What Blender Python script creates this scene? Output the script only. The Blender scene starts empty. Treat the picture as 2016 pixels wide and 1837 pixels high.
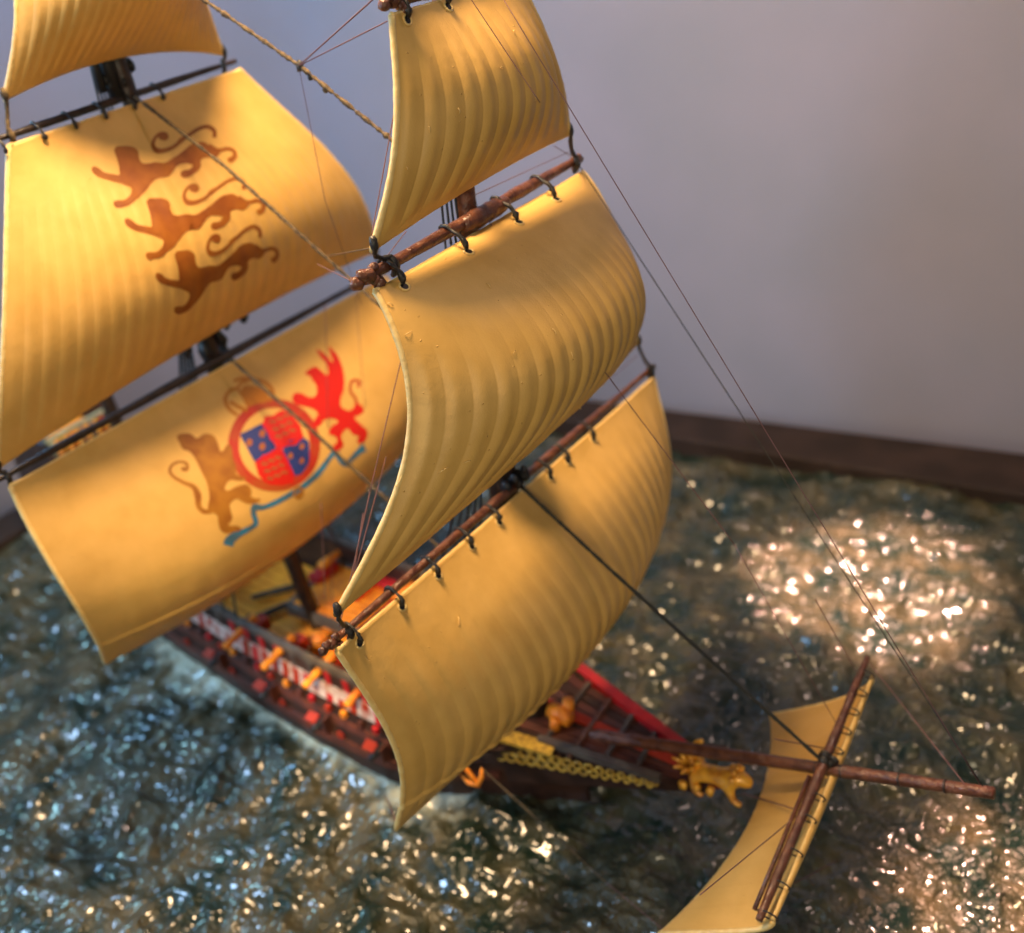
import bpy, bmesh, math, random
import numpy as np
from mathutils import Vector, Matrix
from mathutils.geometry import delaunay_2d_cdt
random.seed(7); rng = np.random.default_rng(7)
sc = bpy.context.scene
R = math.radians

# ------------------------------------------------------------------ camera
CAM_O = np.array([15.2154, -18.6167, 27.1913])
CAM_M = np.array([[0.821963916535157, 0.553955781761376, -0.13231897735142975],
                  [-0.1943843998964646, 0.49123697429836166, 0.8490588555330439],
                  [-0.5353410361545963, 0.6721749972554272, -0.5114594295480236]])
F_PX, PCX, PCY = 1915.5155, 1008.0, 918.5          # the photograph measured at 2016 px wide
cam = bpy.data.cameras.new('camera'); cam_o = bpy.data.objects.new('camera', cam); sc.collection.objects.link(cam_o)
mw = Matrix.Identity(4)
for r in range(3):
    mw[r][0] = CAM_M[0][r]; mw[r][1] = CAM_M[1][r]; mw[r][2] = -CAM_M[2][r]; mw[r][3] = CAM_O[r]
cam_o.matrix_world = mw
cam.sensor_width = 36; cam.sensor_fit = 'HORIZONTAL'; cam.lens = F_PX / 2016 * 36
cam.clip_start = .1; cam.clip_end = 1000
cam.dof.use_dof = True; cam.dof.focus_distance = 21.3; cam.dof.aperture_fstop = cam.lens / 1000 / .31
sc.camera = cam_o

# ------------------------------------------------------------------ light
w = bpy.data.worlds.new('World'); sc.world = w; w.use_nodes = True
w.node_tree.nodes['Background'].inputs[0].default_value = (.66, .72, .92, 1)
w.node_tree.nodes['Background'].inputs[1].default_value = .17
sc.view_settings.view_transform = 'Standard'; sc.view_settings.look = 'None'
sc.view_settings.exposure = .12; sc.view_settings.gamma = 1
def lamp(name, kind, loc, target, energy, color, size, spot=None):
    l = bpy.data.lights.new(name, kind); o = bpy.data.objects.new(name, l); sc.collection.objects.link(o)
    o.location = loc; o.rotation_euler = (Vector(target) - Vector(loc)).to_track_quat('-Z', 'Y').to_euler()
    l.energy = energy; l.color = color
    if kind == 'AREA': l.shape = 'DISK'; l.size = size
    if kind == 'SPOT': l.shadow_soft_size = size; l.spot_size = R(spot); l.spot_blend = .45
    return o
lamp('warm_ceiling_lamp', 'AREA', (-5.5, -1, 42), (1, 0, 8), 18500, (1, .67, .37), 7.5)
lamp('cool_window', 'AREA', (-33, -36, 32), (-4, 0, 10), 13500, (.42, .66, 1), 10)
lamp('blue_glint_fill', 'AREA', (-37, -12, 30), (-10, -10, 0), 2300, (.38, .82, 1), 5)  # added blue light, placed so the left water glints; no actual window
lamp('room_bounce_fill', 'AREA', (26, -44, 32), (0, 0, 10), 8600, (1, .82, .52), 18)  # large soft fill added behind the camera, stands in for room bounce
lamp('blue_wall_wash', 'AREA', (-34, 2, 34), (-18, 24, 14), 3900, (.30, .60, 1), 6)  # added out of view to wash the left wall blue; not a window
lamp('warm_wall_fill', 'AREA', (14, 16, 50), (14, 20, 10), 2600, (1, .70, .60), 4)  # added warm fill for the right of the wall and water glints
lamp('water_pool_spot', 'SPOT', (5, 24, 40), (6.4, 15.2, 0), 400000, (1, .54, .40), 1.0, 15)  # spot added to make the warm pool on the right water
lamp('deck_fill_spot', 'SPOT', (2, -34, 38), (-8.6, -.2, 2.2), 130000, (1, .76, .44), 1.4, 8.5)  # spot added to brighten the deck and near hull side
lamp('water_pool_spot', 'SPOT', (17, 16, 40), (15.5, 1.5, 0), 260000, (1, .52, .36), 1.0, 13)  # second added spot, lights the water at lower right

# ------------------------------------------------------------------ pixel helpers (used to measure the place)
def ray(px, py):
    return CAM_M.T @ np.array([(px - PCX) / F_PX, -(py - PCY) / F_PX, 1])
def on(px, py, ax, val):
    v = ray(px, py); t = (val - CAM_O[ax]) / v[ax]; return CAM_O + t * v
def project(X):
    v = (np.asarray(X) - CAM_O) @ CAM_M.T
    return np.stack([PCX + F_PX * v[..., 0] / v[..., 2], PCY - F_PX * v[..., 1] / v[..., 2]], -1)

# ------------------------------------------------------------------ materials
def mat(name, base, rough=.5, spec=.5, metal=0, noise=None, bump=None, coat=0):
    m = bpy.data.materials.new(name); m.use_nodes = True; nt = m.node_tree; b = nt.nodes['Principled BSDF']
    b.inputs['Base Color'].default_value = (*base, 1); b.inputs['Roughness'].default_value = rough
    b.inputs['Specular IOR Level'].default_value = spec; b.inputs['Metallic'].default_value = metal
    b.inputs['Coat Weight'].default_value = coat
    tc = nt.nodes.new('ShaderNodeTexCoord')
    if noise:                                  # (colour 2, scale, low, high)
        n = nt.nodes.new('ShaderNodeTexNoise'); n.inputs['Scale'].default_value = noise[1]; n.inputs['Detail'].default_value = 6
        nt.links.new(tc.outputs['Object'], n.inputs['Vector'])
        mr = nt.nodes.new('ShaderNodeMapRange'); mr.inputs[1].default_value = noise[2]; mr.inputs[2].default_value = noise[3]
        nt.links.new(n.outputs[0], mr.inputs[0])
        mx = nt.nodes.new('ShaderNodeMix'); mx.data_type = 'RGBA'
        mx.inputs[6].default_value = (*base, 1); mx.inputs[7].default_value = (*noise[0], 1)
        nt.links.new(mr.outputs[0], mx.inputs[0]); nt.links.new(mx.outputs[2], b.inputs['Base Color'])
    if bump:                                   # list of (scale, distance, strength)
        prev = None
        for s, d, st in bump:
            n = nt.nodes.new('ShaderNodeTexNoise'); n.inputs['Scale'].default_value = s; n.inputs['Detail'].default_value = 5
            nt.links.new(tc.outputs['Object'], n.inputs['Vector'])
            bp = nt.nodes.new('ShaderNodeBump'); bp.inputs['Distance'].default_value = d; bp.inputs['Strength'].default_value = st
            nt.links.new(n.outputs[0], bp.inputs['Height'])
            if prev: nt.links.new(prev.outputs[0], bp.inputs['Normal'])
            prev = bp
        nt.links.new(prev.outputs[0], b.inputs['Normal'])
    return m
def sail_mat():
    m = mat('moulded_sail', (.67, .415, .118), .46, .34, noise=((.59, .355, .09), 1.1, .35, .7))
    nt = m.node_tree; b = nt.nodes['Principled BSDF']; tc = nt.nodes.new('ShaderNodeTexCoord')
    prev = None
    for kind, s, d, st in (('n', 2.2, .05, .35), ('n', 26, .012, .35), ('v', 4.3, .022, .9)):
        if kind == 'n':
            n = nt.nodes.new('ShaderNodeTexNoise'); n.inputs['Scale'].default_value = s; n.inputs['Detail'].default_value = 4; src = n.outputs[0]
            nt.links.new(tc.outputs['Object'], n.inputs['Vector'])
        else:                                  # stray grains of paint
            n = nt.nodes.new('ShaderNodeTexVoronoi'); n.inputs['Scale'].default_value = s
            nt.links.new(tc.outputs['Object'], n.inputs['Vector'])
            mr = nt.nodes.new('ShaderNodeMapRange'); mr.inputs[1].default_value = .11; mr.inputs[2].default_value = .03
            nt.links.new(n.outputs['Distance'], mr.inputs[0])
            sel = nt.nodes.new('ShaderNodeMath'); sel.operation = 'GREATER_THAN'; sel.inputs[1].default_value = .60
            sp = nt.nodes.new('ShaderNodeSeparateColor'); nt.links.new(n.outputs['Color'], sp.inputs[0]); nt.links.new(sp.outputs[0], sel.inputs[0])
            mu = nt.nodes.new('ShaderNodeMath'); mu.operation = 'MULTIPLY'
            nt.links.new(mr.outputs[0], mu.inputs[0]); nt.links.new(sel.outputs[0], mu.inputs[1]); src = mu.outputs[0]
        bp = nt.nodes.new('ShaderNodeBump'); bp.inputs['Distance'].default_value = d; bp.inputs['Strength'].default_value = st
        nt.links.new(src, bp.inputs['Height'])
        if prev: nt.links.new(prev.outputs[0], bp.inputs['Normal'])
        prev = bp
    nt.links.new(prev.outputs[0], b.inputs['Normal'])
    b.inputs['Subsurface Weight'].default_value = 0
    return m
M_sail = sail_mat()
M_rope_edge = mat('sail_edge', (.80, .60, .24), .38, .5, noise=((.74, .50, .17), 5, .4, .65), bump=[(9, .03, .5)])
M_yard = mat('brown_spar_paint', (.075, .024, .012), .3, .55, noise=((.15, .055, .026), 3.5, .42, .62), bump=[(4, .09, .9), (17, .03, .8)], coat=.2)
M_yard_dark = mat('dark_spar_paint', (.018, .011, .009), .4, .5, noise=((.04, .024, .018), 3, .4, .65), bump=[(6, .05, .5)])
M_lash = mat('black_lashing', (.014, .013, .012), .38, .5, noise=((.05, .045, .035), 14, .5, .7), bump=[(20, .03, .8)])
M_rope = mat('tan_rope', (.15, .11, .06), .8, .2, noise=((.06, .045, .03), 9, .4, .6), bump=[(18, .03, .8)])
M_rope_dark = mat('tarred_rope', (.025, .028, .026), .6, .3, bump=[(20, .02, .8)])
M_thread = mat('brown_thread', (.15, .075, .075), .7, .3)
M_shroud = mat('blue_black_shroud', (.02, .028, .036), .45, .4)
M_hull = mat('dark_brown_hull', (.026, .012, .009), .5, .3, noise=((.055, .024, .015), 1.2, .4, .65), bump=[(2, .06, .4), (9, .02, .4)])
M_hull2 = mat('rust_brown_strake', (.11, .028, .014), .45, .5, noise=((.06, .02, .014), 1.5, .4, .65))
M_red = mat('red_paint', (.50, .012, .014), .4, .5, noise=((.38, .01, .012), 2, .4, .6))
M_redor = mat('orange_red_paint', (.32, .026, .009), .5, .25)
M_white = mat('white_paint', (.58, .50, .46), .4, .5, noise=((.40, .20, .16), 3, .4, .6))
M_orange = mat('orange_wood_paint', (.88, .30, .02), .45, .4, noise=((.55, .14, .015), 1.8, .4, .65))
M_deck = mat('yellow_orange_deck', (.92, .36, .025), .5, .35, noise=((.74, .25, .018), 1.2, .35, .65))
M_gold = mat('gold_paint', (.95, .50, .05), .28, .7, metal=.15, noise=((.6, .24, .03), 3, .4, .65))
M_ygold = mat('yellow_gilding', (.68, .42, .05), .35, .6, metal=.2, noise=((.35, .2, .03), 6, .4, .6))
M_grey = mat('weathered_rail', (.10, .085, .07), .5, .4, noise=((.06, .045, .04), 2, .4, .6))
M_black = mat('black_iron', (.012, .012, .014), .5, .4)
M_green = mat('pale_green_paint', (.35, .38, .25), .5, .4)
M_blue = mat('blue_grey_paint', (.12, .17, .26), .45, .4)
M_frame = mat('dark_wooden_frame', (.026, .017, .013), .6, .2, noise=((.042, .026, .02), .5, .4, .65), bump=[(1.5, .05, .3)])
D_brown = mat('brown_emblem_print', (.30, .10, .012), .45, .3, noise=((.22, .062, .009), 1.5, .4, .65))
D_olive = mat('gold_brown_emblem_print', (.36, .155, .018), .45, .3, noise=((.25, .09, .013), 1.4, .4, .65))
D_crown = mat('golden_crown_print', (.46, .17, .014), .4, .3)
D_red = mat('scarlet_emblem_print', (.55, .014, .006), .38, .4)
D_crim = mat('crimson_emblem_print', (.52, .008, .014), .38, .4)
D_ring = mat('dark_red_garter_print', (.42, .03, .012), .4, .4, noise=((.38, .075, .015), .9, .42, .6))
D_blue = mat('blue_emblem_print', (.022, .04, .20), .4, .4)
D_dot = mat('ochre_emblem_print', (.32, .10, .03), .4, .4)
D_rib = mat('sky_blue_ribbon_print', (.03, .19, .36), .4, .4, noise=((.06, .13, .20), 2, .45, .6))

# ------------------------------------------------------------------ object helpers
def link(name, me, m=None, parent=None, smooth=True):
    o = bpy.data.objects.new(name, me); sc.collection.objects.link(o)
    if m: me.materials.append(m)
    if smooth:
        for p in me.polygons: p.use_smooth = True
    if parent: o.parent = parent
    return o
def grid_mesh(X, close=False, name='mesh'):
    n, k = X.shape[:2]; idx = np.arange(n * k).reshape(n, k)
    a = idx[:-1, :-1]; b = idx[1:, :-1]; c = idx[1:, 1:]; d = idx[:-1, 1:]
    f = np.stack([a, b, c, d], -1).reshape(-1, 4)
    if close:
        a = idx[:-1, -1]; b = idx[1:, -1]; c = idx[1:, 0]; d = idx[:-1, 0]
        f = np.vstack([f, np.stack([a, b, c, d], -1).reshape(-1, 4)])
    me = bpy.data.meshes.new(name); me.from_pydata(X.reshape(-1, 3).tolist(), [], f.tolist()); return me
class MB:
    def __init__(s): s.v = []; s.f = []
    def add(s, v, f):
        k = len(s.v); s.v += [tuple(map(float, p)) for p in v]; s.f += [tuple(i + k for i in g) for g in f]
    def hexa(s, p):                            # 4 bottom corners then 4 top corners
        s.add(p, [(0, 3, 2, 1), (4, 5, 6, 7), (0, 1, 5, 4), (1, 2, 6, 5), (2, 3, 7, 6), (3, 0, 4, 7)])
    def box(s, c, size, fx=(1, 0, 0), fy=(0, 1, 0), fz=(0, 0, 1)):
        c, fx, fy, fz = map(np.array, (c, fx, fy, fz)); a, b, d = [v / 2 for v in size]
        s.hexa([c + fx * i * a + fy * j * b + fz * k * d for k in (-1, 1) for i, j in ((-1, -1), (1, -1), (1, 1), (-1, 1))])
    def tube(s, pts, rad, n=8, caps=True, wob=0, seed=0):
        pts = [np.array(p, float) for p in pts]; m = len(pts)
        rad = [rad] * m if np.isscalar(rad) else rad
        rg = np.random.default_rng(seed + 11)
        V = []; up = np.array([.13, .27, .95]); prev = None
        for i in range(m):
            t = pts[min(i + 1, m - 1)] - pts[max(i - 1, 0)]; t = t / (np.linalg.norm(t) + 1e-9)
            a = np.cross(t, up) if prev is None else prev - t * (prev @ t)
            if np.linalg.norm(a) < 1e-4: a = np.cross(t, [1, .2, 0])
            a /= np.linalg.norm(a); prev = a; b = np.cross(t, a)
            for j in range(n):
                th = 2 * math.pi * j / n; rr = rad[i] * (1 + (wob * rg.normal() if wob else 0))
                V.append(pts[i] + rr * (math.cos(th) * a + math.sin(th) * b))
        Fc = [(i * n + j, i * n + (j + 1) % n, (i + 1) * n + (j + 1) % n, (i + 1) * n + j) for i in range(m - 1) for j in range(n)]
        if caps: Fc += [tuple(range(n))[::-1], tuple((m - 1) * n + j for j in range(n))]
        s.add(V, Fc)
    def blob(s, c, r, seed=0, wob=.15, n=8, sq=(1, 1, 1)):
        rg = np.random.default_rng(seed); V = [np.array(c) + np.array([0, 0, -r * sq[2]])]; k = n // 2
        for i in range(1, k):
            ph = -math.pi / 2 + math.pi * i / k
            for j in range(n):
                th = 2 * math.pi * j / n; q = r * (1 + wob * rg.normal())
                V.append(np.array(c) + q * np.array([math.cos(ph) * math.cos(th) * sq[0], math.cos(ph) * math.sin(th) * sq[1], math.sin(ph) * sq[2]]))
        V.append(np.array(c) + np.array([0, 0, r * sq[2]])); L = len(V) - 1
        Fc = [(0, 1 + (j + 1) % n, 1 + j) for j in range(n)]
        for i in range(k - 2): Fc += [(1 + i * n + j, 1 + i * n + (j + 1) % n, 1 + (i + 1) * n + (j + 1) % n, 1 + (i + 1) * n + j) for j in range(n)]
        Fc += [(L, 1 + (k - 2) * n + j, 1 + (k - 2) * n + (j + 1) % n) for j in range(n)]
        s.add(V, Fc)
    def torus(s, c, r, r2, ax, n=14, m=6, arc=(0, 2 * math.pi)):
        ax = np.array(ax, float); ax /= np.linalg.norm(ax); a = np.cross(ax, [0, 0, 1.]); a /= np.linalg.norm(a); b = np.cross(ax, a)
        pts = [np.array(c) + r * (math.cos(t) * a + math.sin(t) * b) for t in np.linspace(arc[0], arc[1], n)]
        s.tube(pts, r2, m)
    def build(s, name, m, parent=None, smooth=True):
        me = bpy.data.meshes.new(name); me.from_pydata(s.v, [], s.f); me.update()
        return link(name, me, m, parent, smooth)
def lerp(a, b, t): return np.array(a, float) * (1 - t) + np.array(b, float) * t
def sstep(a, b, x): t = np.clip((x - a) / (b - a), 0, 1); return t * t * (3 - 2 * t)
def vnoise(x, y, seed=0):                       # smooth value noise
    rg = np.random.default_rng(seed); T = rg.random((256, 256)); xi = np.floor(x).astype(int); yi = np.floor(y).astype(int)
    fx = x - xi; fy = y - yi; fx = fx * fx * (3 - 2 * fx); fy = fy * fy * (3 - 2 * fy)
    g = lambda i, j: T[(xi + i) % 256, (yi + j) % 256]
    return (g(0, 0) * (1 - fx) + g(1, 0) * fx) * (1 - fy) + (g(0, 1) * (1 - fx) + g(1, 1) * fx) * fy - .5

# ------------------------------------------------------------------ setting: water, wall
def far_inner(x): return 22.75 + .055 * x
def far_outer(x): return 25.95 + .1016 * x
def hull_c(x): return -.0787 * x               # centre line of the hull (it lies slightly across the yards)
ST = [(-34, 1.6, 1.2), (-30, 2.3, 1.8), (-24, 2.9, 2.3), (-18, 3.3, 2.65), (-13, 3.45, 2.85), (-8.5, 3.55, 2.85), (-5, 3.35, 2.75), (-2.5, 2.5, 2.45), (-.6, 1.3, 2.0), (.6, .45, 1.2), (1.6, .1, .4)]
def hbw(x): return float(np.interp(x, [s[0] for s in ST], [s[1] for s in ST]))
def hbr(x): return float(np.interp(x, [s[0] for s in ST], [s[2] for s in ST]))
def water():
    nx, ny = 640, 520
    xs = np.linspace(-35.2, 31, nx); ys = np.linspace(0, 1, ny)
    X, T = np.meshgrid(xs, ys, indexing='ij'); Y = -29 + (far_inner(X) + .15 + 29) * T
    Z = .75 * vnoise(X * .16 + 5, Y * .22, 1) + .75 * vnoise(X * .45 + Y * .12, Y * .5, 2)
    a = vnoise(X * 1.05 + Y * .3, Y * 1.15 - X * .2, 3); b = vnoise(X * 2.3, Y * 2.5, 4); c = vnoise(X * 4.6, Y * 4.8, 5)
    Z += .26 * (1 - 2.2 * np.abs(a)) + .15 * (1 - 2 * np.abs(b)) + .07 * c - .32
    hw = np.interp(X, [s[0] for s in ST], [s[1] for s in ST]); hw = np.where(X > 1.6, -3, hw)
    d = np.abs(Y - hull_c(X)) - hw
    d = np.where(X > 1.6, np.hypot(X - 1.6, Y - hull_c(1.6)), d)
    n = vnoise(X * .7, Y * .9, 9) + .5 * vnoise(X * 1.9, Y * 2.1, 10)
    foam = np.exp(-np.clip(d, 0, 9) / .38) * (1.25 + .9 * n)
    foam *= .8 * (1 - sstep(-4.5, -1.5, X)); foam += np.exp(-np.clip(d, 0, 9) / 1.1) * (np.exp(-((X + 16.6) / 2.4) ** 2) * 1.25 + np.exp(-((X + 3.4) / 1.7) ** 2) * 1.2) * (1 + .6 * n)
    foam = np.clip((foam - .22 + .5 * vnoise(X * 2.6, Y * 2.8, 12) + .25 * vnoise(X * 6, Y * 6, 13)) * 1.35, 0, 1)
    Z = Z * (1 - .5 * foam) + .12 * foam
    me = grid_mesh(np.stack([X, Y, Z], -1), name='water')
    at = me.attributes.new('foam', 'FLOAT', 'POINT'); at.data.foreach_set('value', foam.ravel().astype(np.float32))
    m = mat('glossy_resin_sea', (.012, .020, .018), .10, .5)
    nt = m.node_tree; b = nt.nodes['Principled BSDF']; tc = nt.nodes.new('ShaderNodeTexCoord')
    b.inputs['IOR'].default_value = 1.4; b.inputs['Metallic'].default_value = .06; b.inputs['Coat Weight'].default_value = .75; b.inputs['Coat Roughness'].default_value = .07; b.inputs['Coat IOR'].default_value = 1.55
    fa = nt.nodes.new('ShaderNodeAttribute'); fa.attribute_name = 'foam'
    ns = nt.nodes.new('ShaderNodeTexNoise'); ns.inputs['Scale'].default_value = .55; ns.inputs['Detail'].default_value = 7; nt.links.new(tc.outputs['Object'], ns.inputs['Vector'])
    cr = nt.nodes.new('ShaderNodeValToRGB'); nt.links.new(ns.outputs[0], cr.inputs[0])
    cr.color_ramp.elements[0].position = .40; cr.color_ramp.elements[0].color = (.007, .022, .014, 1)
    cr.color_ramp.elements[1].position = .64; cr.color_ramp.elements[1].color = (.085, .074, .036, 1)
    mx = nt.nodes.new('ShaderNodeMix'); mx.data_type = 'RGBA'; mx.inputs[7].default_value = (.46, .50, .40, 1)
    nt.links.new(fa.outputs['Fac'], mx.inputs[0]); nt.links.new(cr.outputs[0], mx.inputs[6]); nt.links.new(mx.outputs[2], b.inputs['Base Color'])
    rr = nt.nodes.new('ShaderNodeMapRange'); rr.inputs[3].default_value = .36; rr.inputs[4].default_value = .45
    nt.links.new(fa.outputs['Fac'], rr.inputs[0]); nt.links.new(rr.outputs[0], b.inputs['Roughness'])
    prev = None
    wn = nt.nodes.new('ShaderNodeTexNoise'); wn.inputs['Scale'].default_value = 1.1; wn.inputs['Detail'].default_value = 3; nt.links.new(tc.outputs['Object'], wn.inputs['Vector'])
    wm = nt.nodes.new('ShaderNodeVectorMath'); wm.operation = 'MULTIPLY_ADD'; wm.inputs[1].default_value = (.8, .8, .8)
    nt.links.new(wn.outputs['Color'], wm.inputs[0]); nt.links.new(tc.outputs['Object'], wm.inputs[2])
    mk = nt.nodes.new('ShaderNodeTexNoise'); mk.inputs['Scale'].default_value = .30; mk.inputs['Detail'].default_value = 5; nt.links.new(tc.outputs['Object'], mk.inputs['Vector'])
    mkr = nt.nodes.new('ShaderNodeMapRange'); mkr.inputs[1].default_value = .42; mkr.inputs[2].default_value = .60; mkr.inputs[3].default_value = .40; nt.links.new(mk.outputs[0], mkr.inputs[0])
    for kind, s, d_ in (('n', 1.4, .26), ('v', 3.7, .095), ('v', 8.0, .040)):
        if kind == 'n':
            v = nt.nodes.new('ShaderNodeTexNoise'); v.inputs['Detail'].default_value = 3; nt.links.new(tc.outputs['Object'], v.inputs['Vector'])
        else:
            v = nt.nodes.new('ShaderNodeTexVoronoi'); v.feature = 'SMOOTH_F1'; v.inputs['Smoothness'].default_value = .25; nt.links.new(wm.outputs[0], v.inputs['Vector'])
        v.inputs['Scale'].default_value = s
        bp = nt.nodes.new('ShaderNodeBump'); bp.inputs['Distance'].default_value = d_; bp.inputs['Strength'].default_value = 1; nt.links.new(v.outputs[0], bp.inputs['Height'])
        if kind == 'v': nt.links.new(mkr.outputs[0], bp.inputs['Strength'])
        if prev: nt.links.new(prev.outputs[0], bp.inputs['Normal'])
        prev = bp
    nt.links.new(prev.outputs[0], b.inputs['Normal'])
    o = link('water', me, m); o['kind'] = 'structure'
water()
def wall():
    pts = [(-40.2, -80), (-40.2, 12)]
    for t in np.linspace(0, math.pi / 2, 12)[1:]:
        pts.append((-40.2 + 9 * (1 - math.cos(t)), 12 + 11.6 * math.sin(t)))
    pts += [(70, 23.6 + .1016 * 101.2)]
    pts = [(x, y + 3.4 * sstep(-40, -31, x)) for x, y in pts]
    P = np.array([[(x, y, z) for z in np.linspace(-3, 110, 12)] for x, y in pts])
    m = mat('matt_grey_wall', (.345, .335, .405), .85, .2, noise=((.305, .31, .37), .12, .35, .65), bump=[(3, .02, .2)])
    o = link('wall', grid_mesh(P), m); o['kind'] = 'structure'
    fl = MB(); fl.add([(-90, -90, -3), (90, -90, -3), (90, 60, -3), (-90, 60, -3)], [(0, 1, 2, 3)])
    o = fl.build('table_surface', M_frame); o['kind'] = 'structure'
wall()
base = bpy.data.objects.new('sea_base_frame', None); sc.collection.objects.link(base)
base['label'] = 'dark brown wooden display frame bordering the textured sea, beneath the grey wall'; base['category'] = 'display base'
def rail(a, b, c, d, z0=-1.6, z1=.42):
    m = MB(); m.hexa([(*a, z0), (*b, z0), (*c, z0), (*d, z0), (*a, z1), (*b, z1), (*c, z1), (*d, z1)])
    o = m.build('frame_rail', M_frame, base, False); bv = o.modifiers.new('b', 'BEVEL'); bv.width = .12; bv.segments = 3
rail((-35, far_inner(-35)), (34, far_inner(34)), (34, far_outer(34)), (-35, far_outer(-35)))
rail((-37.6, -33), (-35.003, -33), (-35.003, far_outer(-35)), (-37.6, far_outer(-37.6)), z1=.425)
rail((30.8, -33), (34, -33), (34, far_inner(34) - .003), (30.8, far_inner(34) - .003), z1=.415)
rail((-35, -33), (30.797, -33), (30.797, -29), (-35, -29), z1=.41)
bt = MB(); bt.hexa([(-36, -30, -3), (32, -30, -3), (32, 24, -3), (-36, 22, -3), (-36, -30, -1.7), (32, -30, -1.7), (32, 24, -1.7), (-36, 22, -1.7)]); bt.build('base_board', M_frame, base, False)

# ------------------------------------------------------------------ the ship
ship = bpy.data.objects.new('model_ship', None); sc.collection.objects.link(ship)
ship['label'] = 'painted plastic model galleon with cream billowing sails, standing on the rippled dark sea'; ship['category'] = 'model ship'

# ---- sails
def C(**k): return k
SAILS = dict(
 ftop=C(arch=.167, hollow=.119, a=.82, ff=.19, B=3.0, k=.325, e=2.6, Hn=(.85, -4.3, 20.1), Hf=(.85, 4.55, 20.12), Cn=(.817, -7.78, 13.76), Cf=(.765, 6.76, 13.93), rid=20, ra=.065, r0=.08),
 ftg=C(arch=.19, hollow=.016, a=1.057, ff=.187, B=1.15, k=.30, Hn=(.95, -2.25, 25.2), Hf=(.95, 2.4, 25.25), Cn=(.67, -3.99, 20.85), Cf=(.9, 3.88, 21.26), rid=12, ra=.06, r0=.05),
 fcourse=C(arch=-.48, hollow=.024, a=1.10, ff=.181, B=2.39, k=.33, Hn=(.62, -7.75, 12.5), Hf=(.62, 8.3, 11.9), Cn=(.456, -7.56, 5.96), Cf=(.8, 6.91, 6.44), rid=27, ra=.05, r0=.02, seam=.83),
 mtop=C(arch=.50, hollow=-.077, a=1.178, ff=.276, B=1.99, k=.45, Hn=(-11.7, -4.2, 22.9), Hf=(-11.7, 4.3, 23.1), Cn=(-11.44, -8.28, 15.1), Cf=(-11.5, 8.26, 15.51), rid=29, ra=.034, r0=.12),
 mcourse=C(arch=-.61, hollow=-.06, a=1.216, ff=.211, B=2.96, k=.497, Hn=(-11.4, -8.1, 14.35), Hf=(-11.4, 8.7, 14.3), Cn=(-11.76, -7.76, 7.21), Cf=(-11.2, 7.7, 7.19), rid=18, ra=.012, r0=.3, seam=.80),
 mtg=C(arch=.5, hollow=.027, a=.726, ff=.147, B=2.96, k=.274, Hn=(-11.9, -2.41, 28.), Hf=(-11.9, 2.38, 28.), Cn=(-11.96, -3.77, 23.98), Cf=(-11.7, 3.67, 23.67), rid=24, ra=.035, r0=.1),
 sprit=C(arch=.4, hollow=.02, a=.6, ff=.0, B=.42, k=.85, tilt=-.3, fx=1.0, Hn=(9.85, -4.45, 4.62), Hf=(9.85, 3.3, 6.02), Cn=(7.05, -5.2, 2.9), Cf=(6.85, 3.2, 3.15), rid=11, ra=.01, r0=.2))
def sailP(p, u, v):
    u = np.asarray(u, float); v = np.asarray(v, float)
    Hn, Hf, Cn, Cf = [np.array(p[k], float) for k in ('Hn', 'Hf', 'Cn', 'Cf')]
    s = ((u + 1) / 2)[..., None]; vv = v[..., None]
    X = (Hn + (Hf - Hn) * s) * (1 - vv) + (Cn + (Cf - Cn) * s) * vv
    X[..., 2] += p['arch'] * (1 - u ** 2) * v
    X[..., 0] += p.get('fx', 0) * (1 - u ** 2) * v
    mid = (Hn + Hf) / 2 * (1 - vv) + (Cn + Cf) / 2 * vv
    X[..., 1] -= (X[..., 1] - mid[..., 1]) * p['hollow'] * np.sin(np.pi * v)
    g = np.sin(np.pi * v ** p['a']) + p['ff'] * v ** 2
    bel = p['B'] * g * (p['k'] + (1 - p['k']) * (1 - np.abs(u) ** p.get('e', 2)))
    # moulded cloth folds, deepest in the lower half; a fold leans and swells unevenly
    q = (u + 1) / 2 * p['rid'] + .12 * np.sin(3.1 * u + 1.3) + .15 * (v - .5); fr = q - np.floor(q)
    amp = .9 + .18 * np.sin(np.floor(q) * 2.4 + p['rid'])
    fold = (np.sin(np.pi * fr) ** .8 + .35 * np.sin(2 * np.pi * fr)) * amp
    w = sstep(p['r0'], p['r0'] + .35, v) * (1 - sstep(.88, .99, v)) * (1 - sstep(.93, 1, np.abs(u)))
    bel = bel + p['ra'] * fold * w
    if 'seam' in p: bel = bel + .09 * np.exp(-((v - p['seam'] + .015 * (1 - u * u)) / .009) ** 2)
    t = p.get('tilt', 0)
    X[..., 0] += bel * math.cos(t); X[..., 2] += bel * math.sin(t)
    return X
def sailN(p, u, v):
    e = 1e-3
    n = np.cross(sailP(p, u + e, v) - sailP(p, u - e, v), sailP(p, u, v + e) - sailP(p, u, np.maximum(v - e, 0)))
    n /= np.linalg.norm(n, axis=-1, keepdims=True) + 1e-12
    return n
for p in SAILS.values():
    n0 = sailN(p, np.array([0.]), np.array([.4]))[0]; p['sg'] = 1 if n0[0] > 0 else -1
def nrm(p, u, v): return sailN(p, np.asarray(u, float), np.asarray(v, float)) * p['sg']
TH = .10
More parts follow.
